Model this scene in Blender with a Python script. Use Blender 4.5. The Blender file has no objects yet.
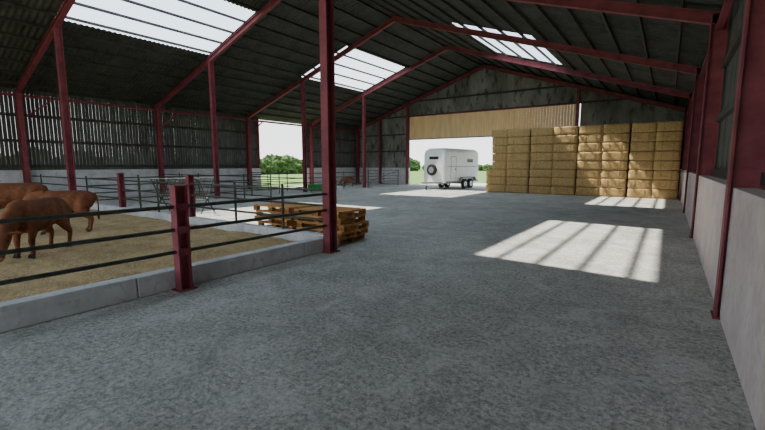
import bpy, bmesh, math, random
from mathutils import Vector, Matrix, noise
random.seed(7)
R=random.uniform
# ------------------------------------------------------------------ materials
def nodemat(name):
    m=bpy.data.materials.new(name); m.use_nodes=True
    nt=m.node_tree; b=nt.nodes['Principled BSDF']
    return m,nt,b
def mat_noise(name,c1,c2,scale=4,rough=.85,detail=6,metal=0,stretch=(1,1,1),bump=.0,lo=.35,hi=.65,c3=None,s3=40,f3=.4,coord='Object',spec=.3):
    m,nt,b=nodemat(name); N=nt.nodes; L=nt.links
    tc=N.new('ShaderNodeTexCoord'); mp=N.new('ShaderNodeMapping'); mp.inputs['Scale'].default_value=stretch
    L.new(tc.outputs[coord],mp.inputs['Vector'])
    n=N.new('ShaderNodeTexNoise'); n.inputs['Scale'].default_value=scale; n.inputs['Detail'].default_value=detail; n.inputs['Roughness'].default_value=.62
    L.new(mp.outputs[0],n.inputs['Vector'])
    r=N.new('ShaderNodeValToRGB'); r.color_ramp.elements[0].position=lo; r.color_ramp.elements[1].position=hi
    r.color_ramp.elements[0].color=(*c1,1); r.color_ramp.elements[1].color=(*c2,1)
    L.new(n.outputs['Fac'],r.inputs[0]); out=r.outputs[0]
    n2=N.new('ShaderNodeTexNoise'); n2.inputs['Scale'].default_value=s3; n2.inputs['Detail'].default_value=4; L.new(mp.outputs[0],n2.inputs['Vector'])
    if c3:
        r2=N.new('ShaderNodeValToRGB'); r2.color_ramp.elements[0].position=.52; r2.color_ramp.elements[1].position=.68
        r2.color_ramp.elements[0].color=(0,0,0,1); r2.color_ramp.elements[1].color=(f3,f3,f3,1)
        L.new(n2.outputs['Fac'],r2.inputs[0])
        mx=N.new('ShaderNodeMixRGB'); L.new(r2.outputs[0],mx.inputs[0]); L.new(out,mx.inputs[1]); mx.inputs[2].default_value=(*c3,1); out=mx.outputs[0]
    L.new(out,b.inputs['Base Color']); b.inputs['Roughness'].default_value=rough; b.inputs['Metallic'].default_value=metal
    b.inputs['Specular IOR Level'].default_value=spec
    if bump:
        bp=N.new('ShaderNodeBump'); bp.inputs['Strength'].default_value=bump; bp.inputs['Distance'].default_value=.02
        L.new(n2.outputs['Fac'],bp.inputs['Height']); L.new(bp.outputs[0],b.inputs['Normal'])
    return m
M={}
M['red']=mat_noise('red_painted_steel',(.16,.032,.044),(.25,.056,.072),3,.6,bump=.1)
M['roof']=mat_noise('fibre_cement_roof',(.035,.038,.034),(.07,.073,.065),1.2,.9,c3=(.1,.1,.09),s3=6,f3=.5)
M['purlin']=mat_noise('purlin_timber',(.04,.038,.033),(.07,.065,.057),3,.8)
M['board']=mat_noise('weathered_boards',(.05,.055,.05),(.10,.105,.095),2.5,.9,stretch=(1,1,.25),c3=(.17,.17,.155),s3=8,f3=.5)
M['gable']=mat_noise('weathered_gable_cladding',(.12,.12,.108),(.27,.27,.25),.9,.9,stretch=(1,1,.4),c3=(.05,.05,.044),s3=3,f3=.85)
M['beige']=mat_noise('beige_header_boards',(.78,.53,.27),(.92,.66,.37),3,.8,stretch=(1,1,.2))
M['conc_wall']=mat_noise('concrete_panel',(.56,.47,.45),(.70,.61,.59),2,.85,c3=(.42,.37,.36),s3=12,f3=.4,bump=.15)
M['curb']=mat_noise('concrete_curb',(.46,.47,.48),(.64,.65,.66),2.5,.85,c3=(.28,.28,.28),s3=10,f3=.5,bump=.2)
M['rail']=mat_noise('galvanised_rail',(.035,.045,.035),(.08,.09,.075),8,.5,metal=.3)
M['timber']=mat_noise('pallet_timber',(.38,.18,.06),(.62,.33,.11),6,.8,stretch=(.4,1,1))
M['timberend']=mat_noise('pallet_block',(.22,.09,.03),(.4,.19,.06),6,.8)
M['white']=mat_noise('white_fibreglass',(.80,.81,.82),(.88,.89,.90),3,.35,spec=.5)
M['grey']=mat_noise('grey_trim',(.2,.21,.22),(.3,.31,.32),5,.5)
M['rubber']=mat_noise('tyre_rubber',(.012,.012,.013),(.03,.03,.03),10,.8)
M['steel']=mat_noise('wheel_steel',(.45,.46,.47),(.6,.6,.6),5,.35,metal=.7)
M['dark']=mat_noise('dark_glass',(.02,.025,.03),(.04,.045,.05),5,.2)
M['green']=mat_noise('green_plastic',(.02,.22,.04),(.04,.32,.07),5,.5)
M['lamp']=mat_noise('red_lens',(.5,.02,.01),(.6,.03,.02),5,.3)
M['hose']=mat_noise('hose_rubber',(.55,.5,.42),(.7,.65,.55),8,.6)
M['cow']=mat_noise('brown_hide',(.11,.036,.016),(.215,.08,.034),2.2,.85,c3=(.33,.15,.07),s3=5,f3=.4)
M['muzzle']=mat_noise('muzzle_skin',(.36,.2,.15),(.45,.28,.2),8,.6)
M['hoof']=mat_noise('hoof_horn',(.03,.022,.018),(.06,.045,.035),8,.6)
M['eye']=mat_noise('eye',(.01,.008,.006),(.015,.01,.01),8,.1)
M['hay']=mat_noise('baled_straw',(.28,.18,.07),(.50,.345,.15),9,.95,stretch=(1,1,2.2),c3=(.68,.51,.26),s3=45,f3=.7,bump=.6)
M['twine']=mat_noise('baler_twine',(.2,.13,.05),(.25,.16,.06),8,.9)
M['strand']=mat_noise('straw_strand',(.50,.36,.17),(.72,.54,.27),9,.9)
M['leaf']=mat_noise('hedge_leaves',(.02,.05,.012),(.075,.13,.03),3,.9,c3=(.12,.18,.05),s3=9,f3=.7,bump=.5)
M['grass']=mat_noise('grass',(.08,.15,.03),(.13,.22,.045),.3,.95,c3=(.17,.25,.06),s3=6,f3=.6)
M['straw']=mat_noise('straw_bedding',(.27,.185,.09),(.46,.335,.17),2.2,.95,c3=(.66,.51,.27),s3=32,f3=.85,bump=.7)
def floor_mat():
    m,nt,b=nodemat('gravelly_concrete_floor'); N=nt.nodes; L=nt.links
    tc=N.new('ShaderNodeTexCoord')
    def noi(s,d=6,r=.6,dist=0):
        n=N.new('ShaderNodeTexNoise'); n.inputs['Scale'].default_value=s; n.inputs['Detail'].default_value=d; n.inputs['Roughness'].default_value=r; n.inputs['Distortion'].default_value=dist; L.new(tc.outputs['Object'],n.inputs['Vector']); return n
    def ramp(src,p0,c0,p1,c1):
        r=N.new('ShaderNodeValToRGB'); r.color_ramp.elements[0].position=p0; r.color_ramp.elements[1].position=p1
        r.color_ramp.elements[0].color=(*c0,1); r.color_ramp.elements[1].color=(*c1,1); L.new(src,r.inputs[0]); return r.outputs[0]
    def mix(t,f,a,bb):
        mx=N.new('ShaderNodeMixRGB'); mx.blend_type=t
        if isinstance(f,float): mx.inputs[0].default_value=f
        else: L.new(f,mx.inputs[0])
        L.new(a,mx.inputs[1])
        if isinstance(bb,tuple): mx.inputs[2].default_value=(*bb,1)
        else: L.new(bb,mx.inputs[2])
        return mx.outputs[0]
    base=ramp(noi(.45,9,.68,.4).outputs['Fac'],.34,(.36,.358,.325),.66,(.58,.575,.53))
    f=noi(20,10,.9)
    fine=ramp(f.outputs['Fac'],.42,(.36,.36,.35),.58,(1.45,1.45,1.42))
    c=mix('MULTIPLY',.9,base,fine)
    stain=ramp(noi(1.9,12,.82,.8).outputs['Fac'],.50,(0,0,0),.58,(.5,.5,.5))
    c=mix('MIX',stain,c,(.68,.675,.635))
    dk=ramp(noi(1.3,12,.85,.6).outputs['Fac'],.52,(0,0,0),.62,(.5,.5,.5))
    c=mix('MIX',dk,c,(.24,.24,.22))
    v=N.new('ShaderNodeTexVoronoi'); v.inputs['Scale'].default_value=34; L.new(tc.outputs['Object'],v.inputs['Vector'])
    gr=ramp(v.outputs['Distance'],.14,(.9,.9,.9),.26,(0,0,0))
    gm=ramp(noi(2.3,6,.7).outputs['Fac'],.42,(0,0,0),.6,(1,1,1))
    gg=mix('MULTIPLY',1.0,gr,gm)
    c=mix('MIX',gg,c,(.85,.84,.80))
    L.new(c,b.inputs['Base Color']); b.inputs['Roughness'].default_value=.92; b.inputs['Specular IOR Level'].default_value=.15
    bp=N.new('ShaderNodeBump'); bp.inputs['Strength'].default_value=.7; bp.inputs['Distance'].default_value=.02; L.new(f.outputs['Fac'],bp.inputs['Height']); L.new(bp.outputs[0],b.inputs['Normal'])
    return m
M['floor']=floor_mat()
def sky_sheet():
    m,nt,b=nodemat('translucent_rooflight'); N=nt.nodes; L=nt.links
    t=N.new('ShaderNodeBsdfTransparent'); t.inputs[0].default_value=(.98,.98,1,1)
    d=N.new('ShaderNodeBsdfTranslucent'); d.inputs[0].default_value=(.75,.88,1,1)
    mx=N.new('ShaderNodeMixShader'); mx.inputs[0].default_value=.14
    L.new(t.outputs[0],mx.inputs[1]); L.new(d.outputs[0],mx.inputs[2]); L.new(mx.outputs[0],N['Material Output'].inputs[0]); return m
M['skylight']=sky_sheet()
# ------------------------------------------------------------------ mesh builder
class MB:
    def __init__(s): s.v=[];s.f=[];s.m=[];s.mats=[]
    def mi(s,k):
        if k not in s.mats: s.mats.append(k)
        return s.mats.index(k)
    def add(s,vs,fs,k):
        o=len(s.v); i=s.mi(k); s.v+= [tuple(v) for v in vs]
        for f in fs: s.f.append([a+o for a in f]); s.m.append(i)
    def obox(s,c,ax,ay,az,k):
        c=Vector(c);ax=Vector(ax);ay=Vector(ay);az=Vector(az)
        vs=[c+ax*i+ay*j+az*l for i in(-1,1) for j in(-1,1) for l in(-1,1)]
        s.add(vs,[(0,1,3,2),(4,6,7,5),(0,4,5,1),(2,3,7,6),(0,2,6,4),(1,5,7,3)],k)
    def box(s,x0,x1,y0,y1,z0,z1,k):
        s.obox(((x0+x1)/2,(y0+y1)/2,(z0+z1)/2),((x1-x0)/2,0,0),(0,(y1-y0)/2,0),(0,0,(z1-z0)/2),k)
    def beam(s,p,q,w,h,up,k):
        p=Vector(p);q=Vector(q);d=(q-p);t=d.normalized();up=Vector(up);up=(up-t*up.dot(t)).normalized();sd=t.cross(up)
        s.obox((p+q)/2,d/2,sd*w/2,up*h/2,k)
    def ibeam(s,p,q,up,depth,width,k,tf=.022,tw=.014):
        p=Vector(p);q=Vector(q);t=(q-p).normalized();up=Vector(up);up=(up-t*up.dot(t)).normalized()
        for sg in(-1,1):
            o=up*sg*(depth/2-tf/2); s.beam(p+o,q+o,width,tf,up,k)
        s.beam(p,q,tw,depth-2*tf,up,k)
    def tube(s,pts,rad,k,n=10,up=(0,0,1),cap=True):
        pts=[Vector(p) for p in pts]
        vs=[];fs=[]
        for i,p in enumerate(pts):
            t=(pts[min(i+1,len(pts)-1)]-pts[max(i-1,0)]).normalized()
            u=Vector(up)
            if abs(u.dot(t))>.95: u=Vector((1,0,0)) if abs(t.x)<.9 else Vector((0,1,0))
            sd=t.cross(u).normalized(); u2=sd.cross(t).normalized()
            r=rad[i] if isinstance(rad,(list,tuple)) else rad
            if not isinstance(r,(list,tuple)): r=(r,r)
            for j in range(n):
                a=2*math.pi*j/n; vs.append(p+sd*math.cos(a)*r[0]+u2*math.sin(a)*r[1])
        for i in range(len(pts)-1):
            for j in range(n):
                a=i*n+j;b=i*n+(j+1)%n; fs.append((a,b,b+n,a+n))
        if cap:
            fs.append(tuple(range(n))[::-1]); fs.append(tuple(range((len(pts)-1)*n,len(pts)*n)))
        s.add(vs,fs,k)
    def sphere(s,c,r,k,n=12,sc=(1,1,1)):
        bm=bmesh.new(); bmesh.ops.create_uvsphere(bm,u_segments=n,v_segments=n//2+2,radius=r)
        bm.verts.index_update()
        s.add([Vector((v.co.x*sc[0],v.co.y*sc[1],v.co.z*sc[2]))+Vector(c) for v in bm.verts],[[v.index for v in f.verts] for f in bm.faces],k); bm.free()
    def obj(s,name,parent=None,loc=None,rotz=None,smooth=False,bevel=0,scale=None):
        me=bpy.data.meshes.new(name); me.from_pydata(s.v,[],s.f); 
        for k in s.mats: me.materials.append(M[k])
        me.polygons.foreach_set('material_index',s.m)
        bm=bmesh.new(); bm.from_mesh(me); bmesh.ops.recalc_face_normals(bm,faces=bm.faces); bm.to_mesh(me); bm.free()
        if smooth: me.polygons.foreach_set('use_smooth',[True]*len(me.polygons))
        o=bpy.data.objects.new(name,me); bpy.context.collection.objects.link(o)
        if parent: o.parent=parent
        if loc: o.location=loc
        if rotz is not None: o.rotation_euler=(0,0,rotz)
        if scale: o.scale=(scale,)*3
        if bevel:
            b=o.modifiers.new('bevel','BEVEL'); b.width=bevel; b.segments=2; b.limit_method='ANGLE'
        return o
def empty(name,loc=(0,0,0),rotz=0,scale=1):
    e=bpy.data.objects.new(name,None); bpy.context.collection.objects.link(e); e.location=loc; e.rotation_euler=(0,0,rotz); e.scale=(scale,)*3; return e
# ------------------------------------------------------------------ dimensions
XL,XR=-25.3,.60; XC=-12.35; BAY=6.3; Y0=5.94
FR=[Y0+BAY*i for i in range(-2,5)]
YF,YB=FR[0],FR[-1]
SL=.333; ZA=9.25
def zu(x): return ZA-SL*abs(x-XC)
ZP=.25
# ------------------------------------------------------------------ ground & floor
g=MB(); g.box(-300,300,-150,450,-.5,-.06,'grass'); g.obj('ground')
g=MB(); g.box(XL-.3,XR+.5,YF-4,YB+.4,-.3,0,'floor'); g.obj('floor')
g=MB(); g.box(-19,-5.5,YB+.41,YB+7,-.3,-.02,'floor'); g.obj('apron')
nx,ny=120,80
def strawz(x,y): return .07+.035*noise.noise((x*.9,y*.9,0))+.03*noise.noise((x*3.1,y*3.1,4))
g=MB(); vs=[];fs=[]
x0,x1,y0,y1=XL+.25,-5.82,YF+.1,6.08
for i in range(nx+1):
    for j in range(ny+1):
        x=x0+(x1-x0)*i/nx;y=y0+(y1-y0)*j/ny; vs.append((x,y,strawz(x,y)))
for i in range(nx):
    for j in range(ny):
        a=i*(ny+1)+j; fs.append((a,a+ny+1,a+ny+2,a+1))
g.add(vs,fs,'straw'); g.obj('straw_bedding',smooth=True)
g=MB()
for i in range(11000):
    x=-5.85-abs(random.gauss(0,1))*5; y=R(-1,6.05)
    if x<-18: continue
    a=R(0,6.28);l=R(.05,.13);w=.004;z=strawz(x,y)+.01
    dx,dy=math.cos(a)*l,math.sin(a)*l
    g.add([(x-dx-dy*w/l,y-dy+dx*w/l,z),(x-dx+dy*w/l,y-dy-dx*w/l,z),(x+dx,y+dy,z+R(0,.05))],[(0,1,2)],'strand')
g.obj('loose_straw')
# ------------------------------------------------------------------ portal frames
cr=.55+.16; cl=XL+.17+.1
for k,y in enumerate(FR):
    g=MB()
    for cx in (cr,cl):
        g.ibeam((cx,y,0),(cx,y,zu(cx)+ZP),(1,0,0),.32,.2,'red')
        g.box(cx-.18,cx+.2,y-.14,y+.14,0,.02,'red')
    for cx in (cr,cl):
        p=Vector((cx,y,zu(cx)+ZP/2)); q=Vector((XC,y,ZA+ZP/2)); g.ibeam(p,q,(0,0,1),ZP,.15,'red')
    cols=[-19.3]
    if y<7: cols.append(-5.5)
    if k==len(FR)-1: cols+=[-5.45,-22.3]
    for cx in cols:
        z0=6.0 if (k==len(FR)-1 and cx==-5.45) else 0
        g.ibeam((cx,y,z0),(cx,y,zu(cx)+.02),(0,1,0),.22,.18,'red')
        if z0==0: g.box(cx-.13,cx+.13,y-.15,y+.15,0,.02,'red')
    if k==len(FR)-1: g.ibeam((-5.45,y+.1,0),(-5.45,y+.1,6.0),(0,1,0),.24,.2,'red')
    g.obj('steel_portal_frame')
g=MB()
for x in(cr,cl):
    g.beam((x,YF,zu(x)-.05),(x,YB,zu(x)-.05),.12,.12,(0,0,1),'red')
for y in FR[:-1]:
    g.beam((cl,y+.1,zu(cl)-1.1),(cl,y+1.3,zu(cl)-.1),.07,.07,(0,0,1),'red')
g.obj('steel_eave_beam')
# ------------------------------------------------------------------ ceiling (roof)
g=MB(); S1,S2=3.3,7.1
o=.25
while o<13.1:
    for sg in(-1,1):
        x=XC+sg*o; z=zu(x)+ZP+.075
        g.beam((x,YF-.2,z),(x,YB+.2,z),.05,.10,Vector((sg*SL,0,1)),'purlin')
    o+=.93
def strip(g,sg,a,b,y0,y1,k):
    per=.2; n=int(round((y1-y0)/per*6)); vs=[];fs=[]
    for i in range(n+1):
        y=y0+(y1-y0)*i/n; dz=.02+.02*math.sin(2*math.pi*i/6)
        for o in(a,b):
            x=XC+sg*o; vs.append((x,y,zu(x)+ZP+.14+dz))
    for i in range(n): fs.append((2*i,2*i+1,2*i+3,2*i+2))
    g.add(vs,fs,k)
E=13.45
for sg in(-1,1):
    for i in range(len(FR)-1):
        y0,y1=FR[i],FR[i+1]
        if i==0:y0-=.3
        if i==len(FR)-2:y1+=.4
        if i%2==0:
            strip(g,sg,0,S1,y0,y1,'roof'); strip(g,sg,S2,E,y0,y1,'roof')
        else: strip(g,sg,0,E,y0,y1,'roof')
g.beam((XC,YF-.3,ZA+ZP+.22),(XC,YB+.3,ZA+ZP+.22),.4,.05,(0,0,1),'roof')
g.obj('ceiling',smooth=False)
n=1
for sg in(-1,1):
    for i in(0,2,4):
        y0=FR[i]-(.3 if i==0 else 0)
        g=MB(); strip(g,sg,S1,S2,y0,FR[i+1],'skylight'); g.obj('window_%d'%n); n+=1
# ------------------------------------------------------------------ walls
def boards(g,x,y0,y1,z0,z1,w,gap,k,t=.022):
    y=y0
    while y<y1-.02:
        ww=min(w,y1-y); j=R(-.004,.004); g.box(x+j-t/2,x+j+t/2,y,y+ww,z0,z1,k); y+=w+gap
g=MB()
g.box(XR,XR+.2,YF,YB+.1,0,1.5,'conc_wall')
zt=zu(XR)+ZP+.1
boards(g,XR+.32,YF,YB+.25,1.45,zt,.17,.006,'board',.03)
for z in(1.6,2.8,4.0): g.beam((XR+.26,YF,z),(XR+.26,YB,z),.08,.14,(0,0,1),'purlin')
g.obj('wall_right')
D0,D1=19.7,24.3
g=MB()
for a,b in((YF,D0),(D1,YB+.1)):
    g.box(XL-.2,XL+.08,a,b,0,1.5,'curb')
    boards(g,XL-.1,a,b+(.2 if b>YB else 0),1.45,zu(XL)+ZP+.14,.15,.010,'board',.022)
    for z in(1.7,2.9,4.1): g.beam((XL-.04,a,z),(XL-.04,b,z),.08,.14,(0,0,1),'purlin')
g.box(XL-.2,XL+.05,D0-.12,D0,0,5.2,'red'); g.box(XL-.2,XL+.05,D1,D1+.12,0,5.2,'red')
g.obj('wall_left')
g=MB(); w=.24; x=XL-.15
yb=YB+.26
i=0
while x<XR+.4:
    xm=x+w/2; top=min(zu(x),zu(x+w))+ZP+.15
    z0=1.45 if (xm<-19.2 or xm>-5.4) else 6.0
    o=.014*(i%2)
    g.box(x-.01,x+w+.01,yb+o,yb+.013+o,z0,top,'gable'); x+=w;i+=1
g.box(XL,-19.2,YB+.13,YB+.33,0,1.5,'curb'); g.box(-5.35,XR,YB+.13,YB+.33,0,1.5,'curb')
for sx in(XL-.2,XR+.4):
    g.beam((sx,YB+.25,zu(sx)+ZP+.04),(XC,YB+.25,ZA+ZP+.04),.08,.22,(0,0,1),'purlin')
for z in(6.05,7.3): 
    dx=(ZA+.2-z)/SL; g.beam((max(XL,XC-dx),YB+.2,z),(min(XR,XC+dx),YB+.2,z),.1,.12,(0,0,1),'purlin')
for z in (3,4.5): g.beam((XL,YB+.2,z),(-19.3,YB+.2,z),.1,.12,(0,0,1),'purlin')
g.obj('wall_back')
g=MB(); x=-19.15
while x<-5.5:
    g.box(x,x+.19,YB+.16,YB+.19,4.05,6.0,'beige'); x+=.2
g.box(-19.2,-5.45,YB+.15,YB+.22,3.95,4.05,'grey'); g.box(-19.2,-5.45,YB+.12,YB+.2,5.97,6.06,'red')
g.obj('door_1')
# ------------------------------------------------------------------ pen kerb and fences
KX=-5.5
g=MB()
y=YF
while y<5.6:
    y2=min(y+3.0,6.05); g.box(-5.80,-5.60,y,y2-.012,0,.28,'curb'); y=y2
x=-5.6
while x>XL+.3:
    x2=max(x-3.0,XL+.1); g.box(x2+.012,x,6.1,6.3,0,.28,'curb'); x=x2
g.obj('concrete_kerb',bevel=.012)
def fence(name,p,q,posts,rails,z0=0.,pr=.03,redposts=(),top=1.32):
    g=MB(); p=Vector(p);q=Vector(q);d=(q-p).normalized()
    for t in posts: c=p+d*t; g.tube([(c.x,c.y,z0),(c.x,c.y,top)],pr,'rail',8)
    for z in rails: g.tube([(p.x,p.y,z),(q.x,q.y,z)],.026,'rail',8)
    for t in redposts:
        c=p+d*t; g.ibeam((c.x,c.y,0),(c.x,c.y,1.46),(0,1,0),.17,.15,'red'); g.box(c.x-.09,c.x+.09,c.y-.1,c.y+.1,1.46,1.475,'red')
        g.box(c.x-.12,c.x+.12,c.y-.13,c.y+.13,0,.015,'red')
        for z in rails: g.box(c.x-.08,c.x+.08,c.y-.09,c.y+.09,z-.05,z+.05,'red')
    return g.obj(name)
fence('pen_fence',(KX,YF,0),(KX,5.83,0),[],[1.18,.86,.55],redposts=[2.9-3.15*3-YF,2.9-3.15*2-YF,2.9-3.15-YF,2.9-YF])
fence('pen_fence',(-5.6,6.2,0),(XL+.1,6.2,0),[1.6,3.4,7.4,8.6,13,14.8,18.4],[1.22,.9,.58],redposts=[5.5,9.95])
def gate(p,q,z0=.4,z1=1.3):
    g=MB();p=Vector(p);q=Vector(q)
    for z in [z0+(z1-z0)*i/4 for i in range(5)]: g.tube([(p.x,p.y,z),(q.x,q.y,z)],.02,'rail',8)
    for c in(p,q,(p+q)/2): g.tube([(c.x,c.y,z0-.02),(c.x,c.y,z1+.02)],.025,'rail',8)
    g.tube([(p.x,p.y,z0),(q.x,q.y,z1)],.018,'rail',8)
    for c in(p,q): g.tube([(c.x,c.y,0),(c.x,c.y,z1+.1)],.035,'rail',8)
    return g.obj('field_gate')
fence('pen_fence',(-19.3,6.4,0),(-19.3,24.7,0),[2,4,8,10,14,16],[1.2,.9,.6,.3])
fence('pen_fence',(-19.5,12.24,0),(XL+.4,12.24,0),[1.5,3.5],[1.2,.9,.6,.3])
fence('pen_fence',(-19.5,18.54,0),(XL+.4,18.54,0),[1.5,3.5],[1.2,.9,.6,.3])
fence('pen_fence',(-15,12.24,0),(-19.1,12.24,0),[0,2],[1.2,.9,.6,.3])
gate((-19.2,25.2,0),(-19.2,29.5,0))
g=MB() 
for e in(-.9,.9):
    for s in(-1,1):
        g.tube([(e,s*.45,0),(e,-s*.02,.55)],.022,'rail',8); g.tube([(e,s*.02,.45),(e,s*.5,1.25)],.022,'rail',8)
for s in(-1,1):
    g.tube([(-.95,s*.5,1.25),(.95,s*.5,1.25)],.022,'rail',8); g.tube([(-.95,s*.02,.47),(.95,s*.02,.47)],.022,'rail',8)
    for i in range(9):
        x=-.8+.2*i; g.tube([(x,s*.03,.48),(x,s*.49,1.23)],.01,'rail',6)
g.obj('hay_rack',loc=(-14.6,7.9,0),rotz=.5)
g=MB(); pr=[(-.32,.5),(-.2,.12),(.2,.12),(.32,.5),(.28,.5),(.17,.16),(-.17,.16),(-.28,.5)]
vs=[(x,y,z) for x in(-.9,.9) for y,z in pr]; fs=[(i,(i+1)%8,8+(i+1)%8,8+i) for i in range(8)]
g.add(vs,fs,'green')
for x in(-.9,.9): g.obox((x,0,.31),(.02,0,0),(0,.3,0),(0,0,.19),'green')
for x in(-.7,.7):
    for s in(-1,1): g.box(x-.03,x+.03,s*.22-.03,s*.22+.03,0,.2,'green')
g.obj('feed_trough',loc=(-18.2,19.0,0),rotz=.7)
g=MB()
hc=Vector((.44,18.42,1.3))
pts=[]
for i in range(73):
    a=i/72*2*math.pi*3; rr=.19+.012*math.sin(a*.33); pts.append(hc+Vector((.012*(i/24)-.02,rr*math.cos(a)*.8,rr*math.sin(a))))
g.tube(pts,.016,'hose',8,up=(1,0,0)); g.tube([(.37,18.42,1.5),(.545,18.5,1.5)],.012,'rail',8)
g.tube([hc+Vector((0,-.12,-.12)),(.45,18.3,.9),(.47,18.32,.6)],.016,'hose',8)
g.obj('coiled_hose')
# ------------------------------------------------------------------ pallets
def pallet(g,ox,oy,oz,rot):
    c,s=math.cos(rot),math.sin(rot); L,W=1.36,1.0
    def b(x0,x1,y0,y1,z0,z1,k):
        cx,cy=(x0+x1)/2,(y0+y1)/2
        g.obox((ox+cx*c-cy*s,oy+cx*s+cy*c,oz+(z0+z1)/2),((x1-x0)/2*c,(x1-x0)/2*s,0),(-(y1-y0)/2*s,(y1-y0)/2*c,0),(0,0,(z1-z0)/2),k)
    for y in(-W/2,-.05,W/2-.1): b(-L/2,L/2,y,y+.1,0,.02,'timber')
    for x in(-L/2,-.07,L/2-.14):
        for y in(-W/2,-.05,W/2-.1): b(x,x+.14,y,y+.1,.02,.10,'timberend')
        b(x,x+.14,-W/2,W/2,.10,.122,'timber')
    for i in range(6):
        y=-W/2+i*(W-.12)/5; b(-L/2,L/2,y,y+.12,.122,.144,'timber')
for (ox,oy,rot,nn) in((-8.0,7.05,-.03,5),(-6.45,7.0,.05,5)):
    g=MB()
    for i in range(nn): pallet(g,ox+R(-.06,.06),oy+R(-.04,.04),i*.146,rot+R(-.05,.05))
    g.obj('wooden_pallet_stack')
# ------------------------------------------------------------------ bales
e=empty('straw_bale_stack',(0,0,0))
def bale(g,x0,x1,y0,y1,z0,z1):
    bm=bmesh.new(); bmesh.ops.create_cube(bm,size=1)
    bmesh.ops.subdivide_edges(bm,edges=bm.edges,cuts=5,use_grid_fill=True)
    bm.verts.index_update(); sx,sy,sz=x1-x0,y1-y0,z1-z0; c=Vector(((x0+x1)/2,(y0+y1)/2,(z0+z1)/2)); vs=[]
    for v in bm.verts:
        p=v.co.copy()
        a=[abs(t)*2 for t in p]; k=sum(1 for t in a if t>.98)
        sc=1-.025*(k-1)*1.0
        q=Vector((p.x*sx*(1-(.015 if k>1 else 0)),p.y*sy*sc,p.z*sz*(1-(.04 if k>1 else 0))))+c
        nn=noise.noise_vector(q*5)*.022+noise.noise_vector(q*17)*.012
        vs.append(q+nn)
    g.add(vs,[[v.index for v in f.verts] for f in bm.faces],'hay'); bm.free()
g=MB(); YBL=25.35; cols=[(-9.7,-7.0),(-6.93,-4.36),(-4.3,-1.83),(-1.75,.45)]
tw=MB()
for ci,(a,b) in enumerate(cols):
    for r in range(8):
        for dp in range(2):
            z0=r*.495; m=a+(b-a)*.5+R(-.03,.03)
            aa,bb=(a,b)
            if ci==0: aa=a+(.35 if r>=3 else 0)+R(-.04,.04)
            jy=R(-.03,.04); y0=YBL+dp*1.25+jy
            for (p,q) in((aa,m-.003),(m+.003,bb)):
                bale(g,p,q,y0,y0+1.22,z0+.002,z0+.495)
                if dp==0:
                    for f in(.28,.72):
                        x=p+(q-p)*f; tw.tube([(x,y0-.012,z0+.03),(x,y0-.016,z0+.25),(x,y0-.012,z0+.47)],.007,'twine',5)
g.obj('bales',parent=e,smooth=True); tw.obj('twine',parent=e)
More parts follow.
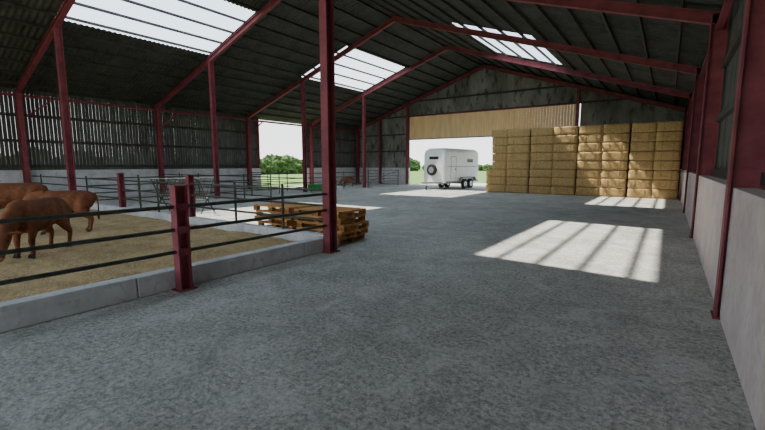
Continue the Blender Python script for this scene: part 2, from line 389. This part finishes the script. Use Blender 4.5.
# ------------------------------------------------------------------ horse trailer
T=empty('horse_trailer',(-13.72,25.75,0),-.14)
def trailer():
    L,hw,zb,zt=4.6,.95,.5,2.95
    g=MB(); n=10
    def sec(y,sw,top,inset=0):
        pts=[(-hw*sw,y,zb+inset),(-hw*sw,y,top-.42)]
        for i in range(1,n): 
            a=math.pi/2*i/n; pts.append((-hw*sw+.42*(1-math.cos(a))*sw,y,top-.42+.42*math.sin(a)))
        pts.append((-hw*sw+.42*sw,y,top))
        pts+= [(-x,yy,z) for x,yy,z in reversed(pts)]
        return pts
    S=[sec(.0,.86,2.62,.04),sec(.03,.93,2.76,.02),sec(.12,.985,2.88),sec(.3,1,2.94),sec(.6,1,zt),sec(4.3,1,zt),sec(4.55,.99,zt-.04),sec(L,.96,zt-.1,.02)]
    m=len(S[0]); vs=[p for s in S for p in s]; fs=[]
    for i in range(len(S)-1):
        for j in range(m): a=i*m+j;b=i*m+(j+1)%m; fs.append((a,b,b+m,a+m))
    fs.append(tuple(range(m))); fs.append(tuple(range((len(S)-1)*m,len(S)*m)))
    g.add(vs,fs,'white'); o=g.obj('body',parent=T,smooth=True)
    es=o.modifiers.new('es','EDGE_SPLIT'); es.split_angle=.6
    d=MB()
    for s in(-1,1):
        x=s*hw
        d.box(x-.012,x+.012,.3,4.4,1.62,1.66,'grey')
        d.box(x-.015,x+.015,.2,4.55,.5,.6,'grey')
        d.box(x-.014,x+.014,.75,.78,.75,2.35,'grey'); d.box(x-.014,x+.014,1.4,1.43,.75,2.35,'grey'); d.box(x-.014,x+.014,.75,1.43,2.33,2.36,'grey')
        d.box(x-.014,x+.014,2.9,3.7,1.95,2.2,'dark')
        d.box(x-.02,x+.03,1.3,1.36,1.4,1.5,'dark')
        d.obox((s*(hw+.1),2.85,.86),(.15,0,0),(0,.85,0),(0,0,.02),'grey')
        d.obox((s*(hw+.1),3.78,.74),(.15,0,0),(0,.1,-.13),(0,.01,.01),'grey'); d.obox((s*(hw+.1),1.92,.74),(.15,0,0),(0,.1,.13),(0,-.01,.01),'grey')
        d.box(s*.8-.06,s*.8+.06,L,L+.03,.75,1.0,'lamp')
    d.box(-.4,.4,-.006,.03,2.15,2.35,'dark')
    d.box(-.86,.86,L-.02,L+.02,.6,1.9,'grey')
    d.obj('trim',parent=T)
    w=MB()
    def wheel(cx,cy,cz,axis,r=.36,wd=.2):
        ax=Vector(axis); c=Vector((cx,cy,cz)); P=[(-.5,.6),(-.5,.9),(-.38,1),(.38,1),(.5,.9),(.5,.6)]
        w.tube([c+ax*wd*p for p,_ in P],[r*q for _,q in P],'rubber',20)
        w.tube([c+ax*wd*-.53,c+ax*wd*-.46,c+ax*wd*.46,c+ax*wd*.53],[r*.5,r*.58,r*.58,r*.5],'steel',16)
        w.tube([c-ax*wd*.62,c+ax*wd*.62],r*.15,'grey',10)
    for s in(-1,1):
        for y in(2.45,3.25): wheel(s*(hw+.08),y,.36,(1,0,0))
    w.tube([(-.95,2.45,.4),(.95,2.45,.4)],.05,'grey'); w.tube([(-.95,3.25,.4),(.95,3.25,.4)],.05,'grey')
    wheel(-.1,-.1,1.4,(0,1,0),.40,.18)
    wheel(.12,-.95,.14,(1,0,0),.13,.07)
    w.obj('wheels',parent=T,smooth=False)
    c=MB()
    for s in(-1,1): c.beam((s*.7,.1,.5),(0,-1.15,.48),.07,.1,(0,0,1),'grey')
    c.tube([(0,-1.05,.5),(0,-1.4,.52)],[.05,.035],'dark'); c.tube([(.12,-.95,.2),(.12,-.95,.85)],.025,'steel')
    c.box(-.6,.6,.2,4.4,.4,.52,'grey')
    c.obj('drawbar',parent=T)
trailer()
# ------------------------------------------------------------------ cattle
TR=[(-.80,1.05,.08,.09),(-.76,1.04,.17,.17),(-.66,1.02,.235,.235),(-.5,.99,.27,.28),(-.25,.93,.30,.335),(.0,.89,.31,.375),(.22,.885,.30,.38),(.40,.90,.255,.36),(.55,.95,.20,.30),(.66,.98,.14,.2)]
def cow(loc,rot,scale,down=True,turn=0.):
    E_=empty('cow',(loc[0],loc[1],strawz(loc[0],loc[1])-.005 if loc[1]<6 else 0),rot,scale)
    g=MB(); k='cow'
    g.tube([(x,0,z) for x,z,_,_ in TR],[(a,b) for _,_,a,b in TR],k,20)
    if down:
        nk=[(.40,0,.98,.20,.32),(.60,turn*.1,.97,.165,.28),(.78,turn*.22,.86,.135,.23),(.92,turn*.34,.71,.12,.185),(1.0,turn*.4,.60,.105,.15)]
        hd=[(.95,turn*.38,.68,.09,.08),(1.0,turn*.41,.62,.13,.125),(1.07,turn*.46,.49,.125,.135),(1.14,turn*.51,.36,.10,.115),(1.19,turn*.55,.25,.085,.09),(1.225,turn*.57,.17,.088,.082),(1.245,turn*.58,.125,.06,.055)]
    else:
        nk=[(.40,0,.98,.21,.32),(.60,turn*.1,1.08,.17,.28),(.78,turn*.2,1.20,.14,.22),(.90,turn*.28,1.28,.12,.17)]
        hd=[(.86,turn*.28,1.38,.09,.08),(.92,turn*.31,1.37,.13,.125),(1.04,turn*.40,1.31,.125,.135),(1.16,turn*.48,1.22,.10,.115),(1.26,turn*.55,1.15,.085,.09),(1.32,turn*.6,1.10,.088,.082),(1.35,turn*.62,1.08,.06,.055)]
    g.tube([p[:3] for p in nk],[p[3:] for p in nk],k,16); g.tube([p[:3] for p in hd],[p[3:] for p in hd],k,16)
    P=Vector(hd[1][:3]); D=(Vector(hd[5][:3])-P).normalized(); side=D.cross(Vector((0,0,1))).normalized(); upn=side.cross(D).normalized()
    for s in(-1,1):
        b=P+side*s*.10+upn*.03
        g.tube([b,b+side*s*.09-D*.01,b+side*s*.17+upn*-.02,b+side*s*.23-upn*.04],[(.035,.028),(.065,.022),(.055,.02),(.02,.013)],k,10,up=D)
        fx=.03*s
        g.tube([(.40,s*.16,.96),(.38,s*.20,.78),(.37+fx,s*.195,.60),(.41+fx,s*.18,.42),(.42+fx,s*.18,.36),(.41+fx,s*.18,.2),(.41+fx,s*.18,.11),(.44+fx,s*.18,.05)],
               [(.10,.20),(.11,.165),(.085,.105),(.062,.07),(.064,.07),(.043,.045),(.05,.054),(.052,.058)],k,12,up=(1,0,0))
        h=-.05*s
        g.tube([(-.56,s*.15,1.03),(-.50,s*.20,.84),(-.46+h*.3,s*.21,.68),(-.56+h,s*.19,.52),(-.67+h,s*.18,.42),(-.665+h,s*.18,.36),(-.63+h,s*.18,.2),(-.62+h,s*.18,.11),(-.59+h,s*.18,.05)],
               [(.13,.24),(.145,.225),(.12,.17),(.078,.10),(.053,.07),(.052,.062),(.042,.046),(.05,.053),(.052,.058)],k,12,up=(1,0,0))
    g.tube([(-.72,0,1.17),(-.82,0,1.14),(-.87,0,1.0),(-.88,.02,.75),(-.87,.03,.56),(-.87,.03,.46),(-.87,.03,.34)],[.045,.035,.028,.025,.027,.048,.022],k,10,up=(1,0,0))
    o=g.obj('hide',parent=E_,smooth=True)
    r=o.modifiers.new('remesh','REMESH'); r.mode='VOXEL'; r.voxel_size=.018; r.use_smooth_shade=True
    s_=o.modifiers.new('smooth','SMOOTH'); s_.iterations=9; s_.factor=.6
    f=MB()
    for s in(-1,1):
        fx=.03*s;h=-.05*s
        for hx in(.445+fx,-.585+h):
            for t in(-1,1): f.tube([(hx-.005,s*.18+t*.025,.08),(hx+.012,s*.18+t*.027,.03),(hx+.022,s*.18+t*.029,0)],[(.026,.047),(.030,.058),(.031,.064)],'hoof',10,up=(1,0,0))
        ey=P+D*.16+side*s*.108+upn*.04; f.sphere(ey,.021,'eye')
    mz=Vector(hd[5][:3])+D*.015
    f.sphere(mz,.078,'muzzle',16,(.92,1.0,.88))
    for s in(-1,1): f.sphere(mz+D*.055+side*s*.036+upn*.025,.013,'eye',8)
    f.obj('hooves_and_face',parent=E_,smooth=True)
    return E_
def hdg(dx,dy): return math.atan2(dy,dx)
cow((-9.75,2.4),hdg(.62,-.78),.84,True,.25)
cow((-12.3,3.55),hdg(-.5,-.87),.84,True,.3)
cow((-14.9,3.15),hdg(-.35,-.95),.93,True,.3)
cow((-21.6,25.6),hdg(-.9,-.5),.62,True,.2)
# ------------------------------------------------------------------ hedges outside
def hedge(name,pts,h):
    g=MB()
    for (x,y) in pts:
        r=h*R(.5,.75); bm=bmesh.new(); bmesh.ops.create_icosphere(bm,subdivisions=4,radius=1); bm.verts.index_update(); vs=[]
        sx=R(1,1.5)
        for v in bm.verts:
            q=v.co.copy(); nn=1+.35*noise.noise(q*2+Vector((x,y,0)))+.25*noise.noise(q*6+Vector((y,x,0)))+.12*noise.noise(q*15+Vector((y,x,0)))
            vs.append(Vector((x,y,r*.6))+Vector((q.x*sx,q.y*sx,q.z))*r*nn)
        g.add(vs,[[v.index for v in f.verts] for f in bm.faces],'leaf'); bm.free()
    g.obj(name,smooth=False)
hedge('hedgerow',[(-66+R(-1,1),y) for y in range(10,110,3)],3.2)
hedge('hedgerow',[(x,120+R(-1,1)) for x in range(-66,10,3)],2.2)
# ------------------------------------------------------------------ world, sun, camera
w=bpy.data.worlds.new('World'); bpy.context.scene.world=w; w.use_nodes=True; nt=w.node_tree; N=nt.nodes; L=nt.links
bg=N['Background']; tc=N.new('ShaderNodeTexCoord'); sp=N.new('ShaderNodeSeparateXYZ'); L.new(tc.outputs['Generated'],sp.inputs[0])
r=N.new('ShaderNodeValToRGB'); r.color_ramp.elements[0].position=.0; r.color_ramp.elements[1].position=.45
r.color_ramp.elements[0].color=(1,.985,.97,1); r.color_ramp.elements[1].color=(.60,.74,.88,1)
L.new(sp.outputs['Z'],r.inputs[0]); L.new(r.outputs[0],bg.inputs[0]); bg.inputs[1].default_value=2.8
sd=bpy.data.lights.new('sun','SUN'); sd.energy=14; sd.angle=math.radians(.9); sd.color=(1,.94,.85)
so=bpy.data.objects.new('sun',sd); bpy.context.collection.objects.link(so)
so.rotation_euler=Vector((.71,.165,-1)).to_track_quat('-Z','Y').to_euler(); so.location=(-40,-5,50)
cd=bpy.data.cameras.new('camera'); cd.sensor_width=36; cd.lens=402/765*36; cd.clip_end=1000
co=bpy.data.objects.new('camera',cd); bpy.context.collection.objects.link(co); co.location=(0,0,1.75)
co.rotation_euler=(math.radians(90-7.09),0,math.radians(35.27)); bpy.context.scene.camera=co
